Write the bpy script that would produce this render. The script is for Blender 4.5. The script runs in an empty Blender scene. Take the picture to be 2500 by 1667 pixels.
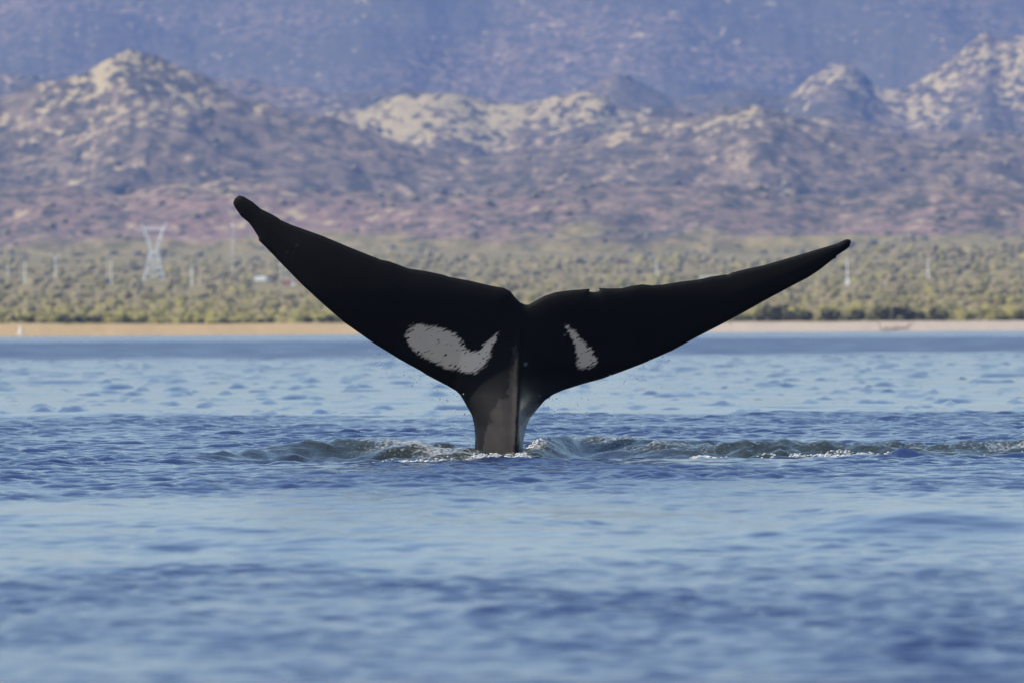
import bpy, bmesh, math, random
import numpy as np
from mathutils import Matrix, Vector, geometry as mgeo

random.seed(7); rng = np.random.default_rng(11)
S = bpy.context.scene
C = S.collection

# ------------------------------------------------------------------ camera
CAM_H, LENS, SENS, DW = 1.224, 300.0, 36.0, 82.8
ROLL, PITCH = 0.0060, 0.001512
K = SENS / LENS / 2500.0                       # tan per source pixel
fwd0 = Vector((0, math.cos(PITCH), -math.sin(PITCH)))
up0 = Vector((0, math.sin(PITCH), math.cos(PITCH)))
ex = Vector((1, 0, 0))
r_ = ex * math.cos(ROLL) - up0 * math.sin(ROLL)
u_ = ex * math.sin(ROLL) + up0 * math.cos(ROLL)
cd = bpy.data.cameras.new('camera'); cam = bpy.data.objects.new('camera', cd); C.objects.link(cam)
cam.matrix_world = Matrix(((r_.x, u_.x, -fwd0.x, 0), (r_.y, u_.y, -fwd0.y, 0), (r_.z, u_.z, -fwd0.z, CAM_H), (0, 0, 0, 1)))
cd.lens = LENS; cd.sensor_width = SENS; cd.clip_start = 0.5; cd.clip_end = 90000
cd.dof.use_dof = True; cd.dof.focus_distance = DW; cd.dof.aperture_fstop = 5.6
S.camera = cam

# ------------------------------------------------------------------ sky, sun, exposure
SUN_EL, SUN_AZ = 45.0, -110.0                   # azimuth from +Y, clockwise seen from above
w = bpy.data.worlds.new('World'); S.world = w; w.use_nodes = True
nt = w.node_tree; nt.nodes.clear()
sky = nt.nodes.new('ShaderNodeTexSky'); sky.sky_type = 'NISHITA'; sky.sun_disc = False
sky.sun_elevation = math.radians(SUN_EL); sky.sun_rotation = math.radians(SUN_AZ)
sky.air_density = 1.35; sky.dust_density = 0.4; sky.ozone_density = 2.6; sky.altitude = 0
bg = nt.nodes.new('ShaderNodeBackground'); bg.inputs[1].default_value = 0.135
wo = nt.nodes.new('ShaderNodeOutputWorld')
nt.links.new(sky.outputs[0], bg.inputs[0]); nt.links.new(bg.outputs[0], wo.inputs[0])
sd = bpy.data.lights.new('sun', 'SUN'); sd.energy = 3.6; sd.angle = math.radians(0.53); sd.color = (1.0, 0.93, 0.82)
sun = bpy.data.objects.new('sun', sd); C.objects.link(sun)
a, e = math.radians(SUN_AZ), math.radians(SUN_EL)
TO_SUN = Vector((math.sin(a) * math.cos(e), math.cos(a) * math.cos(e), math.sin(e)))
sun.rotation_euler = TO_SUN.to_track_quat('Z', 'Y').to_euler()
sun.location = (-40, 60, 60)
S.view_settings.view_transform = 'Standard'; S.view_settings.look = 'None'
S.view_settings.exposure = 0.5; S.view_settings.gamma = 1.0; S.view_settings.use_curve_mapping = False
S.cycles.max_bounces = 6; S.cycles.diffuse_bounces = 2; S.cycles.glossy_bounces = 3; S.cycles.volume_bounces = 1
S.cycles.sample_clamp_indirect = 8
try:
    S.cycles.use_denoising = True; S.cycles.denoiser = 'OPENIMAGEDENOISE'
except Exception: pass

# ------------------------------------------------------------------ helpers
def ray(px, py):
    X = (px - 1250.0) * K; Y = -(py - 833.5) * K
    return fwd0 + r_ * X + u_ * Y
def at(px, py, D):
    d = ray(px, py); s = D / d.y
    return Vector((d.x * s, D, CAM_H + d.z * s))
def ts(px, py):
    d = ray(px, py); return d.x / d.y, d.z / d.y
def sstep(a, b, x):
    t = np.clip((x - a) / (b - a), 0, 1); return t * t * (3 - 2 * t)

def _hash(ix, iy, seed):
    h = (ix.astype(np.int64) * 374761393 + iy.astype(np.int64) * 668265263 + seed * 144665) & 0xffffffff
    h = ((h ^ (h >> 13)) * 1274126177) & 0xffffffff
    h = (h ^ (h >> 16)) & 0xffffffff
    return h.astype(np.float64) / 4294967295.0
def vnoise(x, y, seed=0):
    """gradient noise, about -0.7..0.7"""
    ix = np.floor(x); iy = np.floor(y); fx = x - ix; fy = y - iy
    ux = fx * fx * fx * (fx * (fx * 6 - 15) + 10); uy = fy * fy * fy * (fy * (fy * 6 - 15) + 10)
    def g(ox, oy):
        a = _hash(ix + ox, iy + oy, seed) * 2 * np.pi
        return np.cos(a) * (fx - ox) + np.sin(a) * (fy - oy)
    n00, n10, n01, n11 = g(0, 0), g(1, 0), g(0, 1), g(1, 1)
    return (n00 * (1 - ux) + n10 * ux) * (1 - uy) + (n01 * (1 - ux) + n11 * ux) * uy
def fbm(x, y, octv=4, seed=0, gain=.5):
    s = np.zeros_like(x); a = 1.0; f = 1.0
    for o in range(octv):
        s += a * vnoise(x * f + 17.3 * o, y * f - 9.1 * o, seed + o); a *= gain; f *= 2.03
    return s
def ridged(x, y, octv=4, seed=0):
    s = np.zeros_like(x); a = 1.0; f = 1.0
    for o in range(octv):
        s += a * (1 - 2.6 * np.abs(vnoise(x * f + 31.7 * o, y * f + 5.3 * o, seed + o))); a *= .5; f *= 2.07
    return s

def mesh_np(name, V, F, smooth=True):
    """V (n,3), F (m,k) arrays -> mesh"""
    me = bpy.data.meshes.new(name); V = np.asarray(V, np.float32); F = np.asarray(F, np.int32); k = F.shape[1]
    me.vertices.add(len(V)); me.vertices.foreach_set('co', V.ravel())
    me.loops.add(F.size); me.loops.foreach_set('vertex_index', F.ravel())
    me.polygons.add(len(F)); me.polygons.foreach_set('loop_start', np.arange(0, F.size, k, dtype=np.int32))
    me.polygons.foreach_set('loop_total', np.full(len(F), k, np.int32))
    me.polygons.foreach_set('use_smooth', np.full(len(F), smooth, bool))
    me.update(calc_edges=True); return me
def attr(me, name, arr):
    arr = np.asarray(arr, np.float32)
    if arr.ndim == 1:
        at_ = me.attributes.new(name, 'FLOAT', 'POINT'); at_.data.foreach_set('value', arr)
    else:
        at_ = me.attributes.new(name, 'FLOAT_COLOR', 'POINT'); at_.data.foreach_set('color', np.c_[arr, np.ones(len(arr))].astype(np.float32).ravel())
def grid_faces(nr, nc):
    i = np.arange((nr - 1) * nc).reshape(nr - 1, nc)[:, :-1].ravel()
    return np.c_[i, i + 1, i + 1 + nc, i + nc]
def link(name, me, m=None, parent=None):
    o = bpy.data.objects.new(name, me); C.objects.link(o)
    if m and me is not None and not me.materials: me.materials.append(m)
    o.parent = parent; return o
def tag(o, label=None, cat=None, group=None, kind=None):
    if label: o['label'] = label
    if cat: o['category'] = cat
    if group: o['group'] = group
    if kind: o['kind'] = kind
    return o
def empty(name, loc, rz=0):
    o = bpy.data.objects.new(name, None); C.objects.link(o); o.location = loc; o.rotation_euler.z = rz
    o.empty_display_size = .3; return o

class NT:
    """small node-tree writer"""
    def __init__(s, name):
        s.m = bpy.data.materials.new(name); s.m.use_nodes = True; s.t = s.m.node_tree; s.t.nodes.clear()
        s.out = s.n('ShaderNodeOutputMaterial')
    def n(s, typ, **kw):
        nd = s.t.nodes.new(typ)
        for k, v in kw.items(): setattr(nd, k, v)
        return nd
    def put(s, sock, v):
        if hasattr(v, 'is_linked') or hasattr(v, 'links'): s.t.links.new(v, sock)
        else:
            if isinstance(v, tuple) and len(v) == 3 and sock.type == 'RGBA': v = v + (1,)
            sock.default_value = v
    def math(s, op, a, b=0.0, c=None, clamp=False):
        nd = s.n('ShaderNodeMath', operation=op, use_clamp=clamp); s.put(nd.inputs[0], a); s.put(nd.inputs[1], b)
        if c is not None: s.put(nd.inputs[2], c)
        return nd.outputs[0]
    def ramp(s, x, lo, hi, a=0.0, b=1.0):
        nd = s.n('ShaderNodeMapRange', interpolation_type='SMOOTHSTEP'); s.put(nd.inputs[0], x); s.put(nd.inputs[1], lo); s.put(nd.inputs[2], hi); s.put(nd.inputs[3], a); s.put(nd.inputs[4], b)
        return nd.outputs[0]
    def mix(s, f, a, b):
        nd = s.n('ShaderNodeMix', data_type='RGBA'); s.put(nd.inputs[0], f); s.put(nd.inputs[6], a); s.put(nd.inputs[7], b); return nd.outputs[2]
    def mixf(s, f, a, b):
        nd = s.n('ShaderNodeMix', data_type='FLOAT'); s.put(nd.inputs[0], f); s.put(nd.inputs[2], a); s.put(nd.inputs[3], b); return nd.outputs[0]
    def attr(s, name): return s.n('ShaderNodeAttribute', attribute_name=name).outputs['Fac']
    def attrc(s, name): return s.n('ShaderNodeAttribute', attribute_name=name).outputs['Color']
    def pos(s): return s.n('ShaderNodeNewGeometry').outputs['Position']
    def objc(s): return s.n('ShaderNodeTexCoord').outputs['Object']
    def mapping(s, v, scale=(1, 1, 1), rot=(0, 0, 0)):
        nd = s.n('ShaderNodeMapping'); s.put(nd.inputs[0], v); nd.inputs['Scale'].default_value = scale; nd.inputs['Rotation'].default_value = rot; return nd.outputs[0]
    def noise(s, v, scale, detail=3, rough=.5, dist=0):
        nd = s.n('ShaderNodeTexNoise'); s.put(nd.inputs['Vector'], v); s.put(nd.inputs['Scale'], scale); nd.inputs['Detail'].default_value = detail
        nd.inputs['Roughness'].default_value = rough; nd.inputs['Distortion'].default_value = dist; return nd.outputs[0]
    def bump(s, h, strength, dist=1.0, normal=None):
        nd = s.n('ShaderNodeBump'); s.put(nd.inputs['Height'], h); s.put(nd.inputs['Strength'], strength); s.put(nd.inputs['Distance'], dist)
        if normal is not None: s.put(nd.inputs['Normal'], normal)
        return nd.outputs[0]
    def bsdf(s, color, rough=.8, spec=.3, normal=None, ior=None):
        b = s.n('ShaderNodeBsdfPrincipled'); s.put(b.inputs['Base Color'], color); s.put(b.inputs['Roughness'], rough); s.put(b.inputs['Specular IOR Level'], spec)
        if ior: b.inputs['IOR'].default_value = ior
        if normal is not None: s.put(b.inputs['Normal'], normal)
        return b.outputs[0]
    def done(s, sh): s.t.links.new(sh, s.out.inputs[0]); return s.m

def flat(name, col, rough=.8, spec=.3, var=.25, scale=3.0):
    g = NT(name); n = g.noise(g.objc(), scale, 4)
    c1 = tuple(c * (1 - var) for c in col); c2 = tuple(min(1, c * (1 + var)) for c in col)
    return g.done(g.bsdf(g.mix(n, c1, c2), rough, spec))

# ------------------------------------------------------------------ water surface
wr = np.random.default_rng(5)
WAVES = []
def add_waves(n, l0, l1, slope, spread, axis=math.pi / 2, kind=0):
    ls = np.exp(np.linspace(math.log(l0), math.log(l1), n)) * wr.uniform(.93, 1.07, n)
    for L in ls:
        th = axis + wr.normal(0, spread); k = 2 * math.pi / L
        WAVES.append((L, k * math.cos(th), k * math.sin(th), wr.uniform(0, 6.28), slope / math.sqrt(n) * 1.414 / k, kind))
add_waves(5, 20, 8, 0.011, .25, kind=0)          # swell
add_waves(20, 5.0, .7, 0.036, .55, kind=0)      # smooth undulation everywhere
add_waves(36, .75, .20, 0.25, .60, kind=1)      # wind ripples in the ruffled patches
add_waves(16, .34, .13, 0.17, .70, kind=2)       # finest ripples, only close by where they can be told apart
def ruffle_mask(x, D):
    d = np.log(D) + .10 * fbm(x / (D * .045), np.log(D) * 9, 3, 91) + .05 * fbm(x / (D * .012), np.log(D) * 26, 2, 17)
    L = np.log
    m = .66 + 0 * D
    m = m + (.20 - m) * sstep(L(38), L(50), d)
    m = m + (1.0 - m) * sstep(L(57), L(71), d)
    d2 = np.log(D) + .018 * fbm(x / 5.5, D * .02, 3, 33)
    m = m + (.05 - m) * sstep(L(119), L(122), d2)
    m = m + (.55 - m) * sstep(L(340), L(420), d)
    m = m + (.10 - m) * sstep(L(880), L(1000), d)
    blot = fbm(x / (D * .02), np.log(D) * 22, 3, 55)
    m = m * (1 + .55 * blot)
    return np.clip(m, 0, 1.15)
def px2x(px): return (px - 1250.0) * K * DW
def interp_px(x, pts):
    xs = [px2x(p[0]) for p in pts]; return np.interp(x, xs, [p[1] for p in pts])
# churned water round the tail: crest height A(x), distance of the crest Dc(x), roughness R(x)
CREST_A = [(430, 0), (530, .04), (640, .085), (740, .13), (850, .17), (960, .15), (1080, .10), (1165, .025), (1230, .0), (1275, .03), (1295, .07), (1340, .145), (1420, .17), (1540, .145), (1640, .10), (1720, .065), (1850, .085), (2000, .10), (2120, .07), (2250, .06), (2350, .08), (2430, .09), (2520, .065), (2700, .03), (2900, 0)]
CREST_D = [(430, 80.6), (850, 82.3), (1080, 81.7), (1180, 81.5), (1270, 81.9), (1420, 83.6), (1700, 82.6), (2000, 82.3), (2520, 82.6), (2900, 82.5)]
CREST_R = [(430, 0), (560, .5), (850, .75), (1000, .8), (1250, 1.0), (1420, .7), (1640, .8), (1720, 1.3), (2000, 1.5), (2450, 1.3), (2900, 0)]
FROTH = [(640, 0), (840, .10), (930, .30), (1050, .46), (1180, .42), (1260, .3), (1310, .40), (1450, .36), (1600, .30), (1700, .2), (1850, .15), (2000, .1), (2300, .2), (2500, .3), (2700, 0)]
def churn(x, D):
    """extra height, roughness mask and froth mask of the disturbed water"""
    A = interp_px(x, CREST_A); Dc = interp_px(x, CREST_D) + .25 * fbm(x / .9, D * .2, 2, 71); R = interp_px(x, CREST_R)
    q = D - Dc
    wf_ = interp_px(x, [(430, .7), (620, .40), (1000, .36), (1160, .45), (1290, .6), (1620, .6), (1720, .42), (2900, .42)])
    body = np.exp(-(np.where(q < 0, q / wf_, q / 1.6)) ** 2)
    trough = np.exp(-((q + 2.1) / 1.3) ** 2)
    ridge2 = np.exp(-((q + 3.6) / .6) ** 2) * interp_px(x, [(1500, 0), (1800, .015), (2150, .03), (2600, .03), (2900, 0)]) * (1 + 1.5 * fbm(x / 1.1, D * .3, 2, 44))
    near = ((np.abs(D - DW) < 14) & (np.abs(x) < 9))
    rough = np.zeros_like(x); hn = np.zeros_like(x); froth = np.zeros_like(x)
    xs, Ds = x[near], D[near]
    if len(xs):
        m = (np.exp(-(np.where(q < 0, q / 1.25, q / 2.0)) ** 2) * R)[near]
        rough[near] = m
        hn[near] = m * (.021 * fbm(xs / .11, Ds / .16, 2, 35) + .050 * fbm(xs / .34, Ds / .42, 3, 5) + .045 * (.45 - np.abs(fbm(xs / .55, Ds / .65, 2, 15))) - .012)
        fr = interp_px(xs, FROTH)
        qq = q[near]
        froth[near] = fr * np.exp(-((qq - .1) / .85) ** 2) * np.clip(.9 + 1.1 * fbm(xs / .45, Ds / .35, 3, 23), 0, 1.6)
    h = A * body - .07 * trough * np.minimum(A / .1, 1) + ridge2 + hn
    # a lone smooth swell hump nearer the camera on the right
    h = h + .15 * np.exp(-((x - 2.45) / .85) ** 2 - ((D - 51.0) / 1.2) ** 2) + .030 * np.exp(-((x + .2) / .6) ** 2 - ((D - 52) / 1.2) ** 2)
    return h, rough, froth
def water_h(x, D, sp=None):
    m = ruffle_mask(x, D); h = np.zeros_like(x); var = np.zeros_like(x)
    if sp is None: sp = np.full_like(x, .1)
    calm = np.clip(.75 + 1.3 * fbm(x / 2.6, D / 9.0, 2, 77), .35, 1.9)
    gust = .75 + .7 * fbm(x / 3.1, D / 6.0, 2, 63)
    for L, kx, ky, ph, A, kind in WAVES:
        res = sstep(1.6, 3.2, L / sp); f = A * res
        amp = np.clip(m * gust, 0, 1.4) * (1 - .85 * sstep(.008, .016, L / D)) if kind == 1 else np.clip(m * gust, 0, 1.4) * (1 - sstep(55, 75, D)) if kind == 2 else (1 - .68 * np.clip(m * 1.3, 0, 1)) * calm
        var += (A * math.hypot(kx, ky) * amp) ** 2 * .5 * (1 - res * res)
        f = f * amp
        sn = np.sin(kx * x + ky * D + ph)
        h += f * (sn if kind == 0 else (sn + .22 * np.cos(2 * (kx * x + ky * D + ph))))
    dash = sstep(.11, .46, fbm(x / .6, D / 5.0, 3, 303)) * np.clip(1 - 1.6 * m, 0, 1) * sstep(100, 130, D)      # small cat's-paws on the calm water
    for L, ph, A in ((2.3, 0.4, .105), (3.4, 2.1, .11)):
        k = 2 * math.pi / L; h += dash * A / k * np.sin(k * (D + .35 * x) + ph + 2 * fbm(x / 3, D / 9, 2, 8)) * sstep(1.6, 3.2, L / sp)
    dash2 = sstep(.05, .40, fbm(x / .75, D / 2.4, 3, 411)) * np.clip(1 - 1.6 * m, 0, 1) * (1 - sstep(70, 80, D))
    for L, ph, A in ((1.5, 1.4, .050), (2.6, 0.3, .060)):
        k = 2 * math.pi / L; h += dash2 * A / k * np.sin(k * (D - .25 * x) + ph + 2 * fbm(x / 2, D / 5, 2, 18))
    c, r, fr = churn(x, D)
    # the calm "footprint" right round the crest keeps small ripples only
    return h + c, m, r, fr, np.sqrt(np.sqrt(2 * var + .0009))      # last: roughness of the unresolved ripples
# rows: fine between 44 and 130 m
rows = [3.0]
while rows[-1] < 2120:
    D = rows[-1]
    st = D * .0026 if D < 30 else (.055 if D < 60 else (.052 if D < 90 else (.062 if D < 128 else D * .0016)))
    if D < 28: st = .25
    if D > 500: st = D * .004
    rows.append(D + st)
rows = np.array(rows)
core = np.linspace(-.074, .074, 230)
side = [.074]
while side[-1] < 1.3: side.append(side[-1] + max(.0011, (side[-1] - .06) * .14))
side = np.array(side[1:])
cols = np.r_[-side[::-1], core, side]
Dg, Tg = np.meshgrid(rows, cols, indexing='ij'); Xg = Dg * Tg
spc = np.maximum(np.gradient(rows)[:, None] + 0 * Tg, np.abs(np.gradient(cols))[None, :] * Dg * .9)
H, Mr, Rr, Fr, Ur = water_h(Xg.ravel(), Dg.ravel(), spc.ravel())
edge = sstep(1960, 2090, Dg.ravel()); H = H * (1 - .9 * edge)
me = mesh_np('water', np.c_[Xg.ravel(), Dg.ravel(), H], grid_faces(len(rows), len(cols)))
attr(me, 'ruffle', Mr); attr(me, 'churn', Rr); attr(me, 'froth', Fr); attr(me, 'unresolved', np.clip(Ur, .05, .6))
g = NT('sea_water')
P = g.pos(); ruf = g.attr('ruffle'); chu = g.attr('churn'); fro = g.attr('froth')
n1 = g.noise(g.mapping(P, (1, .8, 1)), 5.5, 3, .6)
n2 = g.noise(g.mapping(P, (1, .9, 1)), 1.3, 2, .5)
b1 = g.bump(n1, g.math('ADD', g.math('MULTIPLY', ruf, .5), g.math('MULTIPLY', chu, .5)), .030)
b2 = g.bump(n2, .2, .04, b1)
fn = g.noise(g.mapping(P, (1, .6, 1.6)), 26, 4, .7)
fmask = g.ramp(g.math('ADD', g.math('MULTIPLY', fro, .62), g.math('SUBTRACT', fn, .62)), 0.0, .30)
wcol = g.mix(g.math('MULTIPLY', chu, 1.4, clamp=True), (.020, .035, .100), (.026, .034, .034))
wat = g.bsdf(wcol, g.attr('unresolved'), .5, b2, 1.333)
foam = g.bsdf((.50, .50, .50), .7, .2, b1)
mx = g.n('ShaderNodeMixShader'); g.put(mx.inputs[0], g.math('MULTIPLY', fmask, .55)); g.put(mx.inputs[1], wat); g.put(mx.inputs[2], foam)
M_WATER = g.done(mx.outputs[0])
water = tag(link('water', me, M_WATER), 'blue rippled sea water in calm and ruffled bands', None, None, 'structure')
g = NT('deep_water'); M_DEEP = g.done(g.bsdf((.006, .022, .045), .1, .5, g.bump(g.noise(g.pos(), .8, 4), .3, .2), 1.333))
me = mesh_np('sea', [(-24000, -24000, -.75), (24000, -24000, -.75), (24000, 2150, -.75), (-24000, 2150, -.75)], [(0, 1, 2, 3)])
tag(link('sea', me, M_DEEP), 'open sea reaching out beyond the bay', None, None, 'structure')

# ------------------------------------------------------------------ land
def prof(pts, soft=2.6):
    q = sorted(ts(*p) for p in pts); a = np.linspace(q[0][0], q[-1][0], 700); b = np.interp(a, [p[0] for p in q], [p[1] for p in q])
    k = np.exp(-np.linspace(-2, 2, 15) ** 2); b = np.convolve(np.pad(b, 7, mode='edge'), k / k.sum(), 'valid'); return a, b
LAYERS = [  # crest profile in photograph pixels, distance, front width, back width
    (prof([(-400, 480), (0, 470), (150, 446), (300, 476), (450, 436), (600, 425), (760, 462), (900, 474), (1050, 482), (1250, 468), (1400, 446), (1600, 455), (1750, 440), (1900, 470), (2100, 482), (2300, 440), (2500, 470), (2900, 450)]), 7300, 520, 500),
    (prof([(-400, 300), (0, 256), (85, 234), (200, 195), (265, 146), (322, 116), (385, 146), (480, 185), (620, 246), (800, 288), (980, 352), (1100, 385), (1250, 372), (1400, 340), (1560, 310), (1700, 292), (1850, 262), (1960, 300), (2100, 328), (2300, 350), (2500, 350), (2900, 330)]), 8700, 620, 600),
    (prof([(-400, 330), (0, 320), (600, 320), (760, 288), (860, 276), (960, 244), (1100, 230), (1190, 268), (1290, 262), (1400, 226), (1450, 216), (1520, 262), (1700, 276), (1800, 262), (1950, 285), (2200, 320), (2900, 330)]), 10300, 620, 600),
    (prof([(-400, 210), (0, 200), (400, 190), (800, 215), (1100, 210), (1300, 250), (1500, 170), (1650, 230), (1800, 215), (1920, 235), (1990, 176), (2060, 148), (2110, 168), (2140, 208), (2220, 205), (2310, 150), (2405, 92), (2440, 128), (2500, 112), (2700, 90), (2900, 130)]), 12400, 800, 800),
    (prof([(-600, -120), (-200, -60), (100, -140), (500, -90), (900, -170), (1200, -110), (1600, -200), (2000, -130), (2300, -170), (2600, -90), (3000, -150)]), 16500, 2000, 2000),
]
FOOT = prof([(-400, 640), (0, 640), (400, 640), (800, 622), (1300, 632), (1900, 634), (2200, 606), (2500, 598), (2900, 595)])
SH = 2000.0
def shore_d(t):
    x = t * SH
    return SH + 14 * vnoise(x / 90, x * 0 + 3.3, 3) + 6 * vnoise(x / 22, x * 0 + 9.3, 4)
def plain_z(t, D):
    sf = np.interp(t, FOOT[0], FOOT[1])
    q = D - shore_d(t)
    berm = 2.6 + .5 * vnoise(t * SH / 60, t * 0 + 1.7, 8) - .4 * np.clip(t / .06, -1, 1)
    beach = np.where(q < 0, q * .06, berm * sstep(-2, 46, q))
    s0 = (3.0 - CAM_H) / 2046
    s = s0 + (sf - s0) * np.clip((D - 2046) / (6300 - 2046), 0, 3) ** 1.05
    z = np.maximum(CAM_H + s * np.minimum(D, 6300) - 2.9 + .01 * np.maximum(D - 6300, 0), 0)
    x = t * D
    hum = (.5 + .8 * sstep(2100, 4000, D)) * fbm(x / 140, D / 260, 4, 12)
    return beach + np.where(q > 30, z, 0) * sstep(30, 200, q) + hum * sstep(20, 160, q)
def land_z(t, D, full=False):
    x = t * D
    z = plain_z(t, D); zl = []
    warp = 170 * fbm(x / 700, D / 900, 3, 40)
    tw = t + .0035 * fbm(x / 600, D / 900, 2, 47)
    top = z.copy(); lay = np.zeros_like(z); hrel = np.zeros_like(z)
    for i, (pf, Di, wf, wb) in enumerate(LAYERS):
        Hc = CAM_H + np.interp(t, *pf) * Di
        floor = 58 + .012 * (Di - 6300)
        q = D - Di + warp * (i > 0) * .9
        s = np.clip(1 - np.where(q < 0, -q / wf, q / wb), 0, 1)
        xw = x + 260 * fbm(x / 520, D / 520, 3, 200 + i); rg = ridged((xw + (.35 * D if i == 4 else 0)) / (240 + 60 * i + 160 * (i == 4)), D / (420 + 60 * i), 5, 60 + 7 * i)       # spurs and gullies
        amp = (Hc - floor) * (.20 if i < 4 else .08)
        zi = floor + (Hc - floor) * s ** 1.25 + amp * (rg - .80) * (1 - .85 * s) * np.clip(s * 3, 0, 1) + (5.0 * fbm(x / 46, D / 70, 3, 80 + i) + (Hc - floor) * (.11 if i < 4 else .12) * fbm(x / (170 + 110 * i) + D / 900, D / (230 + 90 * i), 4, 90 + i)) * np.clip(s * 4, 0, 1)
        zi = np.where(s > 0, zi, -50)
        hit = zi > top
        top = np.where(hit, zi, top); lay = np.where(hit, i + 1, lay); hrel = np.where(hit, s, hrel)
    if full: return top, lay, hrel
    return top
def ground_at(px, py):
    """where the line of sight through a photo pixel meets the plain"""
    t, s = ts(px, py)
    D = np.arange(2060., 6400., 4.0); tt = np.full_like(D, t)
    z = land_z(tt, D); k = np.argmax((z - CAM_H) / D >= s)
    return Vector((t * D[k], D[k], z[k]))
g = NT('land')
P = g.pos(); sandw = g.attr('sand'); redw = g.attr('red'); beachw = g.attr('beach'); plainw = g.attr('plain'); palew = g.attr('pale')
na = g.noise(g.mapping(P, (1, .55, 1.2)), .016, 5, .62)
nb = g.noise(g.mapping(P, (1, .5, 1.2)), .075, 4, .62)
nc = g.noise(P, .35, 3, .6)
nd = g.noise(g.mapping(P, (1, .4, 1.5)), .042, 4, .6)
cover = g.mix(g.ramp(g.math('ADD', g.math('MULTIPLY', nb, .5), g.math('MULTIPLY', nd, .5)), .40, .60), (.066, .062, .047), (.188, .142, .102))
soil = g.mix(nc, (.205, .142, .098), (.29, .21, .145))
rock = g.mix(nb, (.26, .205, .115), (.43, .345, .20))
redc = g.mix(nb, (.130, .082, .066), (.31, .205, .155))
base = g.mix(g.ramp(g.math('ADD', na, g.math('MULTIPLY', g.math('SUBTRACT', nb, .5), .8)), g.math('ADD', .52, g.math('MULTIPLY', g.attr('veg'), .10)), g.math('ADD', .76, g.math('MULTIPLY', g.attr('veg'), .40))), g.mix(g.math('MULTIPLY', g.attr('veg'), .8), cover, (.078, .074, .056)), soil)
base = g.mix(g.ramp(g.math('ADD', redw, g.math('MULTIPLY', g.math('SUBTRACT', nb, .5), 2.2)), .35, .75), base, redc)
base = g.mix(g.ramp(g.math('ADD', g.math('ADD', sandw, g.math('MULTIPLY', g.math('SUBTRACT', na, .5), 2.4)), g.math('MULTIPLY', g.math('SUBTRACT', nb, .5), 4.0)), .40, .95), base, rock)
scrub = g.mix(g.ramp(g.math('ADD', g.math('MULTIPLY', nb, .5), g.math('MULTIPLY', nd, .5)), .38, .62), (.135, .118, .045), (.29, .225, .10))
base = g.mix(plainw, base, scrub)
sandc = g.mix(nc, (.36, .24, .115), (.43, .31, .17))
sandc = g.mix(palew, sandc, (.42, .335, .255))
base = g.mix(beachw, base, sandc)
M_LAND = g.done(g.bsdf(base, .95, .1, g.bump(nb, .5, 3.0)))
tcore = np.linspace(-.080, .080, 430); tside = [.080]
while tside[-1] < 1.25: tside.append(tside[-1] + max(.0008, (tside[-1] - .07) * .13))
tside = np.array(tside[1:]); tcol = np.r_[-tside[::-1], tcore, tside]
TOP_Z, LOW_Z = 0.0, 0.0
def land_part(name, drows, label):
    Dd, Tt = np.meshgrid(drows, tcol, indexing='ij'); t = Tt.ravel(); D = Dd.ravel()
    z, lay, hr = land_z(t, D, True); global TOP_Z, LOW_Z; TOP_Z = max(TOP_Z, float(z.max())); LOW_Z = min(LOW_Z, float(z.min()))
    me = mesh_np(name, np.c_[t * D, D, z], grid_faces(len(drows), len(tcol)))
    q = D - shore_d(t); x = t * D
    beach = 1 - sstep(36, 52, q + 26 * fbm(x / 16, D / 26, 3, 6))
    plain = np.where(lay == 0, 1.0, np.where(lay == 1, 1 - sstep(-.06, .26, hr + .40 * fbm(x / 90, D / 130, 4, 601)), 0))
    pxn = t / K + 1250
    big = fbm(x / 420, D / 500, 3, 101)
    lcrest = lambda a, b, p0, p1: a * np.clip((hr - b) / .25, 0, 1) * np.exp(-(((pxn - p0) / p1) ** 2))
    sand = np.where(lay == 3, .75 * sstep(.55, .85, hr) * sstep(640, 900, pxn) * (1 - sstep(1480, 1640, pxn)), 0)
    sand += np.where(lay == 4, .60 * sstep(.60, .88, hr) * sstep(1880, 1990, pxn), 0)
    sand += np.where(lay == 2, lcrest(.62, .60, 300, 190), 0) + np.where(lay == 1, .35 * sstep(.7, 1, hr) * np.exp(-((pxn - 560) / 200) ** 2), 0)
    sand += np.where(lay == 2, .40 * sstep(.75, 1, hr) * np.exp(-((pxn - 1830) / 180) ** 2), 0) + .45 * big * (lay > 0) * (lay < 5) - .10 * (lay > 2)
    red = np.where(lay == 1, .52 + .6 * big, 0) + np.where(lay == 2, .12 * (1 - hr), 0)
    attr(me, 'veg', np.where(lay == 5, np.clip(.62 - 1.5 * fbm(x / 420 + z / 260, z / 110, 4, 501), 0, 1), np.where(lay == 4, np.clip(.45 - fbm(x / 260, z / 60, 3, 502), 0, 1), 0)) * (1 - np.clip(sand * 2, 0, 1))); attr(me, 'sand', np.clip(sand, -.3, 1)); attr(me, 'red', red); attr(me, 'beach', beach); attr(me, 'plain', plain)
    attr(me, 'pale', sstep(-.03, .02, t))
    return tag(link(name, me, M_LAND), label, None, None, 'structure')
d1 = np.r_[np.linspace(1930, 2070, 60), np.geomspace(2075, 6250, 110)]
d2 = np.linspace(6250, 9700, 190); d3 = np.r_[np.linspace(9700, 13000, 150), np.linspace(13050, 19500, 90)]
land_part('ground', d1, 'sandy beach and scrubby coastal plain behind the water')
land_part('foothills', d2, 'reddish brown foothills dotted with scrub behind the plain')
land_part('mountains', d3, 'hazy blue desert mountains rising behind the foothills')

CLEAR = []
for _p in [(628, 692), (643, 692), (655, 692), (700, 698), (717, 701), (2069, 697), (272, 694), (468, 699), (488, 698), (61, 693), (376, 684), (358, 684), (396, 684), (135, 679)]:
    _g = ground_at(*_p); CLEAR.append((_g.x / _g.y, _g.y))
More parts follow.
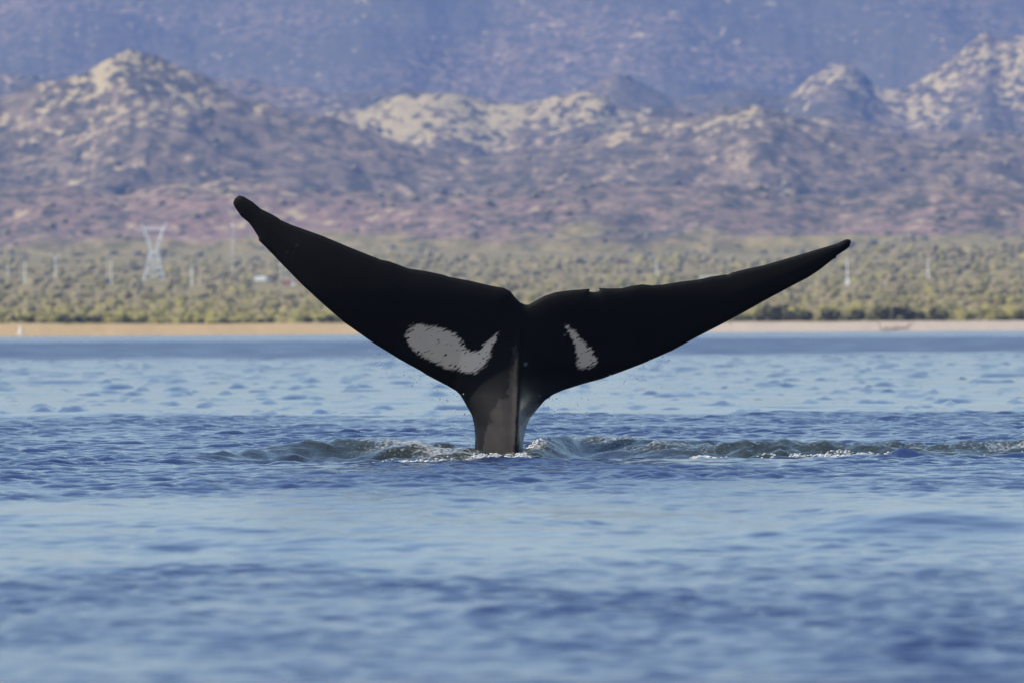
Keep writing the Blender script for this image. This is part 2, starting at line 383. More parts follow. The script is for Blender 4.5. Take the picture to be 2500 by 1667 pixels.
# ------------------------------------------------------------------ scrub on plain and hills (uncountable)
def ico():
    bm = bmesh.new(); bmesh.ops.create_icosphere(bm, subdivisions=1, radius=1.0)
    V = np.array([v.co[:] for v in bm.verts]); F = np.array([[v.index for v in f.verts] for f in bm.faces]); bm.free(); return V, F
IV, IF = ico()
def blobs(pos, size, hgt, tint, jit=.35, seed=1):
    r = np.random.default_rng(seed); n = len(pos); nv = len(IV)
    rad = 1 + r.uniform(-jit, jit, (n, nv, 1)); V = IV[None] * rad
    ang = r.uniform(0, 6.28, n); c, s = np.cos(ang)[:, None], np.sin(ang)[:, None]
    V = np.stack([V[..., 0] * c - V[..., 1] * s, V[..., 0] * s + V[..., 1] * c, V[..., 2]], -1)
    V = V * np.stack([size, size, hgt], -1)[:, None, :] + pos[:, None, :]
    F = IF[None] + (np.arange(n) * nv)[:, None, None]
    return V.reshape(-1, 3), F.reshape(-1, 3), np.repeat(tint, nv, 0)
g = NT('scrub_leaf'); nn = g.noise(g.pos(), .9, 3, .6)
M_SCRUB = g.done(g.bsdf(g.mix(nn, g.attrc('tint'), (.20, .17, .10)), .95, .1, g.bump(g.noise(g.pos(), 1.6, 3), .8, .6)))
def scatter(n, d0, d1_, seed, power=1.0):
    r = np.random.default_rng(seed)
    D = d0 * (d1_ / d0) ** (r.random(n) ** power); t = r.uniform(-.085, .085, n); return t, D, r
# plain
t, D, r = scatter(21000, 2075, 6350, 3, .8)
k_ = np.arange(len(t)) < 2600; D = np.where(k_, r.uniform(2068, 2420, len(t)), D)
clump = fbm(t * D / 130, D / 420, 3, 140); keep = clump + r.uniform(-.5, .5, len(t)) + .4 * k_ > -.12; t, D, clump = t[keep], D[keep], clump[keep]
n = len(t); z = land_z(t, D); size = (.5 + 2.0 * r.random(n) ** 1.8) * (.85 + .00022 * (D - 2000)); hg = size * r.uniform(.40, .95, n)
ok = np.ones(n, bool)
for ct, cD in CLEAR: ok &= ~((np.abs(t - ct) < .00075) & (D > cD - 700) & (D < cD + 20))
t, D, z, size, hg, clump = t[ok], D[ok], z[ok], size[ok], hg[ok], clump[ok]; n = len(t)
greens = np.array([(.25, .225, .040), (.285, .245, .050), (.275, .22, .085), (.29, .232, .105), (.22, .193, .070), (.30, .24, .125)])
nearshore = 1 - sstep(2250, 3000, D)
u = r.random(n); idx = np.where(u < .25 + .45 * nearshore, r.integers(0, 2, n), r.integers(2, 6, n))
tint = greens[idx] * r.uniform(.75, 1.25, (n, 1))
V1, F1, T1 = blobs(np.c_[t * D, D, z + hg * .45], size, hg, tint, .38, 5)
me = mesh_np('scrub', V1, F1, False); attr(me, 'tint', T1)
tag(link('desert_scrub', me, M_SCRUB), 'olive and brown desert scrub covering the coastal plain', 'scrub', None, 'stuff')
# hills
t, D, r = scatter(11000, 6350, 15500, 9, .8)
z, lay, hr = land_z(t, D, True)
keep = (fbm(t * D / 160, D / 260, 3, 150) + r.uniform(-.5, .5, len(t)) > -.15)
t, D, z, lay = t[keep], D[keep], z[keep], lay[keep]; n = len(t)
size = (1.2 + 4.2 * r.random(n) ** 2.6) * (1 + .25 * (D > 9500)); hg = size * r.uniform(.45, .8, n)
hillg = np.array([(.11, .12, .085), (.14, .14, .10), (.20, .175, .13), (.12, .13, .105)])
tint = hillg[r.integers(0, 4, n)] * r.uniform(.8, 1.2, (n, 1))
V1, F1, T1 = blobs(np.c_[t * D, D, z + hg * .35], size, hg, tint, .35, 6)
me = mesh_np('hill_scrub', V1, F1, True); attr(me, 'tint', T1)
tag(link('hill_scrub', me, M_SCRUB), 'dark scrub and low trees dotting the hillsides', 'scrub', None, 'stuff')

# ------------------------------------------------------------------ single bushes along the beach
def leaf_mesh(name, wx, h, seed, n=150):
    r = np.random.default_rng(seed); V = []; F = []; T = []
    lobes = [(r.uniform(-.6, .6) * wx, r.uniform(-.4, .4) * wx, h * r.uniform(.25, .6), wx * r.uniform(.32, .55), h * r.uniform(.28, .42)) for _ in range(6)]
    for k in range(n):
        cx, cy, cz, rw, rh = lobes[k % 6]
        d = r.normal(size=3); d /= np.linalg.norm(d); d *= r.uniform(.55, 1.05)
        p = np.array([cx + d[0] * rw, cy + d[1] * rw, max(.04, cz + d[2] * rh)])
        a = r.normal(size=3); a /= np.linalg.norm(a); b = np.cross(a, r.normal(size=3)); b /= np.linalg.norm(b); s = wx * r.uniform(.09, .19)
        i = len(V); V += [p - a * s - b * s * .6, p + a * s - b * s * .4, p + a * s * .8 + b * s * .6, p - a * s * .7 + b * s * .5]; F.append((i, i + 1, i + 2, i + 3))
        c = np.array((.075, .092, .032)) * r.uniform(.6, 1.5) + np.array((.05, .03, 0)) * (r.random() < .25); T += [c] * 4
    # short branching stem
    for k in range(5):
        an = k * 1.26; tip = (math.cos(an) * wx * .45, math.sin(an) * wx * .45, h * .5); i = len(V)
        V += [np.array((-.06, 0, -.15)), np.array((.06, 0, -.15)), np.array((tip[0] + .02, tip[1], tip[2])), np.array((tip[0] - .02, tip[1], tip[2]))]; F.append((i, i + 1, i + 2, i + 3)); T += [np.array((.10, .075, .05))] * 4
    me = mesh_np(name, np.array(V), np.array(F), False); attr(me, 'tint', np.array(T)); me.materials.append(M_SCRUB); return me
BM = [leaf_mesh('bush_a', 2.0, 2.2, 1), leaf_mesh('bush_b', 2.9, 2.3, 2), leaf_mesh('bush_c', 1.6, 1.7, 3), leaf_mesh('bush_d', 3.6, 3.0, 4, 230)]
def bush(px, dq, kind, sc, label, group, rz=0.0):
    t = ts(px, 790)[0]; tt = np.array([t]); D = float(shore_d(tt)[0]) + dq; z = float(land_z(tt, np.array([D]))[0])
    o = link('shore_bush', BM[kind]); o.location = (t * D, D, z - .05); o.scale = (sc, sc, sc); o.rotation_euler.z = rz
    return tag(o, label, 'bush', group)
rb = random.Random(4)
GL = 'bushes lining the top of the beach'
for k in range(34):
    px = rb.uniform(-60, 840); bush(px, rb.uniform(52, 95), rb.randrange(3), rb.uniform(.55, 1.05), 'low bush at the back of the beach beside the open yellow sand', GL, rb.uniform(0, 6))
for k in range(26):
    px = rb.uniform(1690, 2560); bush(px, rb.uniform(52, 95), rb.randrange(4), rb.uniform(.6, 1.05), 'green bush along the back of the pale beach beyond the driftwood and posts', 'bushes behind the pale beach', rb.uniform(0, 6))
for px, sc in [(1868, 1.15), (1895, 1.3), (1925, .95)]:
    bush(px, 47, 3, sc, 'large dark bush overhanging the pale sand, in the row of three touching', 'large dark bushes over the sand', px)
for px, sc in [(2165, 1.1), (2192, 1.25), (2222, .9)]:
    bush(px, 46, 3, sc, 'dense green bush directly behind the fallen driftwood tree', 'dense bushes behind the driftwood', px)
bush(2284, 52, 3, .75, 'round dark green bush alone on the rise beside the driftwood', None, 1.0)
bush(68, 49, 1, .95, 'dark bush alone on the yellow sand near the bleached stump', None, 2.0)

# ------------------------------------------------------------------ mesh builder for man-made things
class MB:
    def __init__(s): s.bm = bmesh.new()
    def box(s, cx, cy, cz, sx, sy, sz, bev=0.0):
        v = bmesh.ops.create_cube(s.bm, size=1)['verts']
        for q in v: q.co = Vector((cx + q.co.x * sx, cy + q.co.y * sy, cz + q.co.z * sz))
        if bev:
            ed = list({e for q in v for e in q.link_edges}); bmesh.ops.bevel(s.bm, geom=ed, offset=bev, segments=2, affect='EDGES')
        return s
    def rod(s, p, q, r0, r1=None, seg=6):
        p, q = Vector(p), Vector(q); d = q - p; r1 = r0 if r1 is None else r1
        m = Matrix.Translation((p + q) / 2) @ d.to_track_quat('Z', 'Y').to_matrix().to_4x4()
        bmesh.ops.create_cone(s.bm, cap_ends=True, segments=seg, radius1=r0, radius2=r1, depth=d.length, matrix=m); return s
    def build(s, name, m, parent=None):
        me = bpy.data.meshes.new(name); s.bm.to_mesh(me); s.bm.free(); return link(name, me, m, parent)
M_CONC = flat('pale_concrete', (.80, .77, .70)); M_WOOD = flat('weathered_wood', (.60, .48, .32)); M_STEEL = flat('galvanised_steel', (.75, .76, .77), .5, .5, .12)
M_WHITE = flat('white_paint', (.82, .81, .77), .5, .4, .06); M_GREY = flat('grey_paint', (.45, .46, .48), .5, .4, .1); M_RED = flat('red_paint', (.42, .07, .05), .5, .4, .15)
M_TYRE = flat('tyre_rubber', (.03, .03, .03)); M_GLASS = flat('dark_glass', (.03, .035, .04), .1, .5, .1); M_DRIFT = flat('driftwood', (.20, .15, .12), .9, .1, .35, 1.2); M_BLEACH = flat('bleached_wood', (.70, .62, .54), .9, .1, .15, 1.2)
M_DARKW = flat('dark_wood', (.10, .08, .07), .9, .1, .3)
M_CERAM = flat('insulator', (.35, .30, .26), .4, .4)

def pole(px, ytop, ybase, m, label, group=None, arm=0.0, lamp=False, box=False, rad=.42):
    b = ground_at(px, ybase); h = (ybase - ytop) * K * b.y
    root = empty('utility_pole', b)
    MB().rod((0, 0, -1), (0, 0, h), rad, rad * .62, 8).build('pole', m, root)
    if arm:
        MB().box(0, -.35, h - .9, arm, .28, .30).build('crossarm', m, root)
        for x in (-arm * .45, 0, arm * .45): MB().rod((x, -.35, h - .75), (x, -.35, h - .1), .14, .10).build('insulator', M_CERAM, root)
    if lamp:
        for sx in (-1, 1):
            MB().rod((0, 0, h - 1.2), (sx * 2.6, -.2, h + 1.6), .20, .16).build('bracket', M_STEEL, root)
            MB().box(sx * 3.0, -.2, h + 1.5, 1.5, .8, .5, .1).build('lamp_head', M_WHITE, root)
    if box:
        MB().box(0, -.5, 1.3, 2.2, 1.4, 2.6, .12).build('cabinet', M_WHITE, root)
    return tag(root, label, 'utility pole', group)
PG = 'utility poles standing in the scrub'
PL = 'bare pale utility pole with a short crossarm standing in the scrub'
for px, a0, b0, m in [(20, 648, 676, M_CONC), (61, 637, 693, M_CONC), (468, 646, 699, M_CONC), (1603, 633, 676, M_CONC), (2266, 632, 685, M_CONC)]:
    pole(px, a0, b0, m, PL, PG, arm=1.8)
pole(135, 628, 679, M_CONC, 'pale pole with two lamp heads spread like wings on top', None, lamp=True)
pole(264, 640, 691, M_WOOD, 'brown wooden pole, the shorter of two poles touching side by side', None, arm=1.6)
pole(272, 635, 694, M_CONC, 'pale pole, the taller of two poles touching side by side', None, arm=2.0, rad=.36)
pole(488, 644, 698, M_WOOD, 'yellowish wooden pole standing beside a grey one near the pylon', None, arm=1.6)
pole(686, 641, 686, M_STEEL, 'slim grey pole close behind the left edge of the tail beside the trucks', None, arm=1.4, rad=.22)
pole(700, 644, 686, M_STEEL, 'second slim grey pole partly hidden behind the tail beside the trucks', None, arm=1.4, rad=.22)
pole(1209, 655, 690, M_DARKW, 'dark wooden pole seen above the dip in the tail', None, arm=1.6)
pole(1297, 656, 692, M_WOOD, 'yellowish pole seen above the notch between the two flukes', None, arm=1.6, rad=.4)
pole(2069, 628, 697, M_CONC, 'pale pole with a white cabinet at its foot', None, arm=1.8, box=True)
# thin mast with a white head
b = ground_at(569, 664); h = (664 - 548) * K * b.y
root = empty('radio_mast', b); MB().rod((0, 0, -1), (0, 0, h), .22, .12, 6).build('mast', M_STEEL, root); MB().box(0, 0, h - .8, 1.4, .9, 2.2, .15).build('antenna', M_WHITE, root)
for k in range(3):
    an = k * 2.094; MB().rod((0, 0, h * .72), (math.cos(an) * 9, math.sin(an) * 9, .0), .03, .03, 4).build('guy_wire', M_STEEL, root)
tag(root, 'thin tall radio mast with a small white head behind the scrub', 'mast')

# lattice pylon
b = ground_at(376, 684); PX = K * b.y
root = empty('power_pylon', b)
def pz(y): return (684 - y) * PX
def pxx(x): return (x - 376) * PX
HW, ZW, ZB = 9 * PX, pz(612), 0.0                     # waist half width and height
leg_top = []
for sx in (-1, 1):
    for sy in (-1, 1):
        MB().rod((sx * 26 * PX, sy * 3.2, -1), (sx * HW, sy * 1.4, ZW), .26, .20, 5).build('leg', M_STEEL, root)
def lerp_w(f): return 26 * PX + (HW - 26 * PX) * f, 3.2 + (1.4 - 3.2) * f
mb = MB(); lv = [0, .22, .42, .60, .76, .90, 1.0]
for i in range(6):
    (w0, d0), (w1, d1_) = lerp_w(lv[i]), lerp_w(lv[i + 1]); z0, z1 = lv[i] * ZW, lv[i + 1] * ZW
    for sy in (-1, 1):
        mb.rod((-w0, sy * d0, z0), (w1, sy * d1_, z1), .13, .13, 4); mb.rod((w0, sy * d0, z0), (-w1, sy * d1_, z1), .13, .13, 4); mb.rod((-w1, sy * d1_, z1), (w1, sy * d1_, z1), .13, .13, 4)
    for sx in (-1, 1):
        mb.rod((sx * w0, -d0, z0), (sx * w1, d1_, z1), .12, .12, 4); mb.rod((sx * w0, d0, z0), (sx * w1, -d1_, z1), .12, .12, 4)
mb.build('lattice_body', M_STEEL, root)
ZT, ZX = pz(545), pz(562)
for sx in (-1, 1):
    arm = MB()
    o0, o1 = sx * HW, sx * 30 * PX; i0, i1 = sx * 1.0, sx * 21 * PX
    for sy in (-1, 1):
        arm.rod((o0, sy * 1.4, ZW), (o1, sy * .5, ZT), .22, .15, 5); arm.rod((i0, sy * 1.4, ZW + 2.2), (i1, sy * .6, ZX), .20, .14, 5); arm.rod((i1, sy * .6, ZX), (o1, sy * .5, ZT), .15, .12, 5)
        for k in range(7):
            f0, f1 = k / 7, (k + 1) / 7
            A0 = (i0 + (i1 - i0) * f0, sy * 1.1, ZW + 2.2 + (ZX - ZW - 2.2) * f0); B1 = (o0 + (o1 - o0) * f1 * .86, sy * 1.0, ZW + (ZT - ZW) * f1 * .86)
            B0 = (o0 + (o1 - o0) * f0 * .86, sy * 1.0, ZW + (ZT - ZW) * f0 * .86)
            arm.rod(A0, B1, .11, .11, 4); arm.rod(A0, B0, .10, .10, 4)
    arm.build('arm', M_STEEL, root)
mb = MB(); xa = 44 * PX
for sy in (-1, 1):
    mb.rod((-23 * PX, sy * .6, ZX), (23 * PX, sy * .6, ZX), .14, .14, 5); mb.rod((-23 * PX, sy * .6, ZX + 1.8), (23 * PX, sy * .6, ZX + 1.8), .12, .12, 5)
    for k in range(9):
        x0, x1 = (-23 + 46 * k / 9) * PX, (-23 + 46 * (k + 1) / 9) * PX; mb.rod((x0, sy * .6, ZX), (x1, sy * .6, ZX + 1.8), .09, .09, 4); mb.rod((x0, sy * .6, ZX + 1.8), (x1, sy * .6, ZX), .09, .09, 4)
    for sx in (-1, 1):
        mb.rod((sx * 23 * PX, sy * .6, ZX), (sx * xa, 0, ZX - .4), .11, .09, 4); mb.rod((sx * 26 * PX, sy * .6, ZX + 1.8), (sx * xa, 0, ZX - .4), .11, .09, 4)
mb.build('crossbeam', M_STEEL, root)
for x in (-xa, 0, xa): MB().rod((x, 0, ZX - .4), (x, 0, ZX - 3.4), .16, .16, 6).build('insulator', M_CERAM, root)
tag(root, 'pale steel lattice power pylon with two raised horns in front of the hills', 'pylon')

# vehicles and the white roof on the coast road
def wheel(root, x, y, r=.5):
    ty = MB().rod((x, y - .15, r), (x, y + .15, r), r, r, 12).build('wheel', M_TYRE, root)
    MB().rod((x, y - .18, r), (x, y + .18, r), r * .5, r * .5, 10).build('rim', M_STEEL, ty)
b = ground_at(643, 692); tr = empty('box_truck', b); tr.location.z += .1
MB().box(-1.6, 0, 2.35, 6.2, 2.5, 2.7, .08).build('cargo_box', M_WHITE, tr); MB().box(-.4, 0, .85, 8.2, 1.2, .3).build('chassis', M_TYRE, tr)
cb = MB().box(3.1, 0, 1.75, 2.0, 2.3, 1.9, .22).build('cab', M_GREY, tr); MB().box(3.55, 0, 2.2, 1.0, 2.34, .7, .1).build('window', M_GLASS, cb)
for x in (-3.4, -2.3, 2.9):
    for y in (-1.05, 1.05): wheel(tr, x, y)
tag(tr, 'white box truck with a grey cab on the coast road', 'truck')
b = ground_at(708, 698); tr = empty('flatbed_truck', b)
MB().box(-.5, 0, 1.5, 6.6, 2.4, 1.2, .06).build('cargo_bed', M_RED, tr); MB().box(0, 0, .75, 8.0, 1.1, .3).build('chassis', M_TYRE, tr)
cb = MB().box(3.8, 0, 1.7, 1.8, 2.3, 2.0, .2).build('cab', M_RED, tr); MB().box(4.2, 0, 2.2, .9, 2.34, .7, .1).build('window', M_GLASS, cb)
for x in (-3.0, -1.9, 3.6):
    for y in (-1.0, 1.0): wheel(tr, x, y)
tag(tr, 'red truck half hidden behind the whale tail', 'truck')
b = ground_at(717, 701); tr = empty('van', b)
MB().box(0, 0, 1.9, 2.3, 5.0, 3.0, .3).build('body', M_WHITE, tr); MB().box(0, -2.5, 2.5, 1.9, .1, .9).build('windscreen', M_GLASS, tr)
for x in (-.95, .95):
    MB().box(x * .85, -2.52, 1.0, .35, .1, .25).build('headlight', M_STEEL, tr)
    for y in (-1.6, 1.6):
        ty = MB().rod((x - .13, y, .42), (x + .13, y, .42), .42, .42, 12).build('wheel', M_TYRE, tr)
tag(tr, 'tall white van parked end on in front of the red truck', 'van')
b = ground_at(1733, 692); hs = empty('roadside_building', b)
MB().box(0, 0, 1.6, 10.5, 6, 3.6).build('wall', M_WHITE, hs); MB().box(0, 0, 3.62, 11.4, 7, .45, .05).build('roof', M_WHITE, hs); MB().box(-2.0, -3.03, 1.2, 1.2, .12, 2.2).build('door', M_GREY, hs)
for x in (1.0, 3.6): MB().box(x, -3.03, 1.8, 1.4, .1, 1.1).build('window', M_GLASS, hs)
tag(hs, 'low white building with only its roof showing above the right fluke', 'building')

# driftwood and stumps on the beach
def beach_pt(px, dq):
    t = ts(px, 800)[0]; tt = np.array([t]); D = float(shore_d(tt)[0]) + dq; return Vector((t * D, D, float(land_z(tt, np.array([D]))[0])))
b = beach_pt(2190, 7); o = empty('driftwood_tree', b); o.scale = (.85, .85, .7)
MB().rod((-4.6, -.3, .15), (-1, 0, .45), .30, .36, 7).rod((-1, 0, .45), (2.2, .2, .75), .36, .30, 7).rod((2.2, .2, .75), (4.4, .3, 1.9), .30, .16, 7).build('trunk', M_DRIFT, o)
for p, q, r0 in [((-4.4, -.3, .15), (-5.0, 0, 2.3), .20), ((-5.0, 0, 2.3), (-5.7, 0, 2.9), .14), ((-1, 0, .45), (.4, .4, 1.6), .17), ((1.2, .1, .6), (3.4, -.4, .25), .16), ((3.2, .2, 1.3), (3.3, .4, 2.6), .14), ((4.2, .3, 1.8), (4.9, .2, 2.7), .12), ((-2.4, 0, .3), (-3.3, -.3, 1.2), .14)]:
    MB().rod(p, q, r0, r0 * .55, 6).build('branch', M_DRIFT, o)
tag(o, 'fallen dark driftwood tree with bare branches on the pale beach', 'driftwood')
b = beach_pt(50, 10); o = empty('bleached_stump', b)
MB().rod((0, 0, -.3), (.1, 0, 1.3), .62, .42, 9).build('stump', M_BLEACH, o)
MB().rod((.1, 0, 1.1), (-.25, .1, 2.1), .34, .18, 7).build('branch', M_BLEACH, o); MB().rod((.2, 0, .5), (1.1, -.2, .2), .22, .12, 6).build('root', M_BLEACH, o); MB().rod((-.2, 0, .4), (-1.0, -.2, .1), .22, .10, 6).build('root', M_BLEACH, o)
tag(o, 'pale bleached stump standing on the yellow sand', 'stump')
b = beach_pt(163, 36); o = MB().rod((0, 0, -.4), (.05, 0, 1.2), .19, .16, 7).rod((.05, 0, 1.2), (.1, 0, 2.0), .26, .22, 7).build('wooden_post', M_DARKW); o.location = b
tag(o, 'short dark wooden post at the back of the yellow sand', 'post')
b = beach_pt(1783, 30); o = MB().rod((0, 0, -.4), (.1, 0, 1.0), .15, .12, 7).rod((.1, 0, 1.0), (.05, .05, 1.7), .13, .10, 7).build('wooden_post', M_DARKW); o.location = b
tag(o, 'thin brown post on the pale sand close to the right fluke', 'post')

# ------------------------------------------------------------------ the whale's tail
OUT = [(569, 496), (573, 486), (583, 478), (594, 480), (616, 493), (636, 510), (670, 527), (680, 533.5), (685, 537.6), (711, 549), (789, 577), (857, 605.6), (928.5, 634), (952, 639), (996.5, 655.6), (1044, 663), (1085, 672), (1095, 676), (1146, 685.5), (1197, 697.5), (1231, 703.6), (1246.5, 712), (1258, 727), (1270, 739), (1282, 744), (1291, 744),
       (1307, 735), (1328.6, 723), (1357, 713.6), (1393, 709), (1434, 706), (1440, 705.5), (1438, 712), (1450, 713.8), (1461, 712), (1465, 708), (1462, 704), (1489, 704.6), (1518, 704), (1543, 698), (1568, 694.5), (1591, 697), (1614.6, 695.7), (1661.6, 688), (1704.6, 683), (1736, 675.7), (1767, 671), (1778, 671), (1787, 666), (1826, 656), (1865, 648), (1923.6, 631), (1982, 613.5), (2029, 599.5), (2047, 594), (2051, 591), (2066, 584.6), (2075.4, 585.4), (2078, 591), (2074, 602.6), (2064, 611), (2042, 625), (2041, 630), (2033, 634), (2002, 658.5), (1974.5, 677), (1923.6, 703.5), (1865, 735), (1806, 768), (1747.6, 799), (1700.7, 823), (1642, 855), (1571.6, 886), (1525, 904), (1470, 924), (1419, 938), (1372, 953), (1350, 963), (1330, 977), (1312, 998), (1294, 1020), (1286, 1038), (1280, 1063), (1277, 1084), (1275, 1107), (1276, 1150), (1284, 1260), (1300, 1420),
       (1125, 1420), (1145, 1260), (1155, 1150), (1158, 1108), (1160.5, 1066), (1158, 1038), (1152, 1013), (1138, 988), (1125, 965), (1114, 954), (1092, 941), (1044, 916), (1025, 904), (976, 877), (908, 835), (840, 787), (789, 743), (738, 696), (687, 644), (663, 618.6), (646, 601.5), (632, 588), (631, 579.5), (617, 557), (607, 544), (588, 528), (573, 506)]
PATCH_L = [(991, 820), (994.6, 809), (1010.7, 795), (1036, 796), (1064, 798.6), (1086, 804), (1111, 815), (1128.6, 831), (1132, 845), (1143, 856), (1157, 858.6), (1171, 854), (1186, 838), (1200, 825), (1216, 812), (1209, 834), (1199, 852), (1194, 873.6), (1180, 895), (1158, 911), (1130, 905), (1100, 902), (1071, 890), (1043, 877), (1018, 863), (1000, 845)]
PATCH_R = [(1378, 792), (1396, 802), (1411, 818), (1425, 834), (1443, 852), (1452, 866), (1457, 882.5), (1452, 893), (1436, 900), (1414, 898.6), (1405, 888), (1409, 870), (1404, 848.6), (1396, 823.6)]
BROWN = [(1264, 800), (1266, 1000), (1257, 1110), (1257, 1420), (1170, 1420), (1180, 1110), (1188, 1041), (1204, 995), (1218, 973), (1239, 966), (1244, 934), (1252, 888), (1256, 840)]
def dens(P_, step):
    o = []
    for i in range(len(P_)):
        a, b = np.array(P_[i], float), np.array(P_[(i + 1) % len(P_)], float); n = max(1, int(np.ceil(np.linalg.norm(b - a) / step)))
        for k in range(n): o.append(a + (b - a) * k / n)
    return np.array(o)
def seg_dist(Q, P_):
    P_ = np.asarray(P_, float); d = np.full(len(Q), 1e9)
    for i in range(len(P_)):
        a, b = P_[i], P_[(i + 1) % len(P_)]; ab = b - a; tt = np.clip(((Q - a) @ ab) / (ab @ ab), 0, 1)
        d = np.minimum(d, np.linalg.norm(Q - (a + tt[:, None] * ab), axis=1))
    return d
def inside(Q, P_):
    P_ = np.asarray(P_, float); c = np.zeros(len(Q), bool)
    for i in range(len(P_)):
        (x1, y1), (x2, y2) = P_[i], P_[i - 1]
        with np.errstate(divide='ignore', invalid='ignore'):
            c ^= ((y1 > Q[:, 1]) != (y2 > Q[:, 1])) & (Q[:, 0] < (x2 - x1) * (Q[:, 1] - y1) / (y2 - y1 + 1e-12) + x1)
    return c
outd = dens(OUT, 7.0)
# a little unevenness along the worn edges
gx, gy = np.meshgrid(np.arange(560, 2090, 5.5), np.arange(470, 1425, 5.5)); gx = gx + (np.arange(gx.shape[0]) % 2)[:, None] * 2.75
Q = np.c_[gx.ravel(), gy.ravel()]; Q = Q[inside(Q, OUT)]; Q = Q[seg_dist(Q, OUT) > 3.2]
no = len(outd); pts = [Vector((p[0], -p[1])) for p in np.r_[outd, Q]]
res = mgeo.delaunay_2d_cdt(pts, [(i, (i + 1) % no) for i in range(no)], [], 1, 1e-5)
P2 = np.array([(v.x, -v.y) for v in res[0]]); T2 = np.array([f for f in res[2] if len(f) == 3])
cen = P2[T2].mean(1); T2 = T2[inside(cen, OUT)]
dpx = seg_dist(P2, OUT); onb = dpx < .05; MPP = K * DW
d = dpx * MPP
half = .095 * np.sqrt(np.clip(1 - (1 - np.minimum(d / .50, 1)) ** 2, 0, 1)) * (.55 + .45 * np.exp(-((P2[:, 0] - 1225) / 420) ** 2))
# peduncle: deep, narrow stock with a keel towards the camera
yy = P2[:, 1]; xr = np.interp(yy, [760, 900, 1000, 1110, 1420], [1268, 1266, 1263, 1259, 1250])
A = .50 * sstep(800, 1130, yy) ** 1.0
ls = np.interp(yy, [780, 940, 1000, 1040, 1420], [1150, 1110, 1140, 1158, 1150]); rs = np.interp(yy, [780, 940, 1000, 1040, 1420], [1330, 1330, 1312, 1286, 1290])
uu = np.where(P2[:, 0] < xr, (xr - P2[:, 0]) / (xr - ls), (P2[:, 0] - xr) / (rs - xr)); uu = np.clip(uu, 0, 1)
keel = A * np.where(P2[:, 0] < xr, np.sqrt(np.clip(1 - uu ** 2, 0, 1)) * .75 + .25 * (1 - uu), (1 - uu) ** 1.15) * np.clip(dpx / 10, 0, 1) ** .5
crease = .030 * np.exp(-((P2[:, 0] - xr) / 7) ** 2) * sstep(760, 860, yy)
front = half + keel + crease * (~onb); back = half + .75 * A * np.sqrt(np.clip(1 - uu ** 2, 0, 1)) * np.clip(dpx / 10, 0, 1) ** .5
front[onb] = 0; back[onb] = 0
wx = (P2[:, 0] - 1262) * MPP
bend = .06 * wx ** 2 / 3 + .10 * np.sin(wx * 1.3) * np.clip(np.abs(wx) / 2, 0, 1) - .10 * sstep(900, 700, yy) + .16 * (1110 - yy) / 400
bend = bend - math.tan(math.radians(24)) * MPP * np.maximum(0, 960 - yy) * sstep(1000, 880, yy)      # the flukes lean towards the camera
base = np.array([at(px, py, DW + b_)[:] for (px, py), b_ in zip(P2, bend)])
def lift(off):
    return np.c_[base[:, 0], base[:, 1] + off, base[:, 2]]
Vf = lift(-front); Vb = lift(back); nV = len(P2)
remap = np.arange(nV); bi = np.where(~onb)[0]; remap_b = np.arange(nV); remap_b[bi] = nV + np.arange(len(bi))
V = np.r_[Vf, Vb[bi]]
v0 = Vf[T2]; nrm = np.cross(v0[:, 1] - v0[:, 0], v0[:, 2] - v0[:, 0]); flip = nrm[:, 1] > 0
TF = T2.copy(); TF[flip] = TF[flip][:, ::-1]; TB = remap_b[TF][:, ::-1]
me = mesh_np('whale', V, np.r_[TF, TB])
def sdist(poly): s = seg_dist(P2, poly); return np.where(inside(P2, poly), s, -s)
def both(a): return np.r_[a, a[bi] * 0 - 40]
attr(me, 'patch', both(np.maximum(sdist(PATCH_L), sdist(PATCH_R)))); attr(me, 'brown', both(sdist(BROWN)))
sp = np.maximum(7 - np.hypot(P2[:, 0] - 1283, P2[:, 1] - 889), 5 - np.hypot((P2[:, 0] - 1379) * .7, P2[:, 1] - 818)); attr(me, 'spot', both(sp))
wet = sstep(900, 1000, yy) * sstep(2, 9, P2[:, 0] - xr); attr(me, 'wet', np.r_[wet, wet[bi]]); attr(me, 'scuff', both(np.clip(1 - np.hypot((P2[:, 0] - 715), (P2[:, 1] - 612)) / 34, 0, 1)))
g = NT('whale_skin'); oc = g.objc()
orot = g.mapping(oc, (1, 1, 1), (0, math.radians(32), 0)); st = g.mapping(orot, (8, 8, 46))
ns = g.noise(st, 1.0, 4, .62); nf = g.noise(g.mapping(orot, (17, 17, 62)), 1.0, 2, .5)
pv = g.attr('patch')
edgev = g.math('ADD', pv, g.math('MULTIPLY', g.math('SUBTRACT', ns, .50), 30))
holes = g.ramp(g.math('ADD', nf, g.math('MULTIPLY', g.ramp(pv, 4, 22), -.10)), .58, .63)
pm = g.math('MULTIPLY', g.ramp(edgev, -4.0, 4.0), g.math('SUBTRACT', 1, holes))
skin = g.mix(g.noise(oc, 2.2, 4), (.0095, .0092, .0095), (.0135, .0128, .0130))
bn = g.noise(g.mapping(oc, (13, 13, 8)), 1.0, 5, .68)
bm_ = g.ramp(g.math('ADD', g.attr('brown'), g.math('MULTIPLY', g.math('SUBTRACT', bn, .5), 46)), -3, 6)
skin = g.mix(g.math('MULTIPLY', bm_, .85), skin, g.mix(bn, (.018, .0165, .0165), (.052, .046, .044)))
skin = g.mix(pm, skin, g.mix(g.noise(oc, 7, 3), (.61, .48, .38), (.68, .53, .42)))
skin = g.mix(g.math('MULTIPLY', g.ramp(g.math('ADD', g.attr('spot'), g.math('MULTIPLY', g.math('SUBTRACT', nf, .5), 6)), 0, 3), .4), skin, (.20, .21, .23))
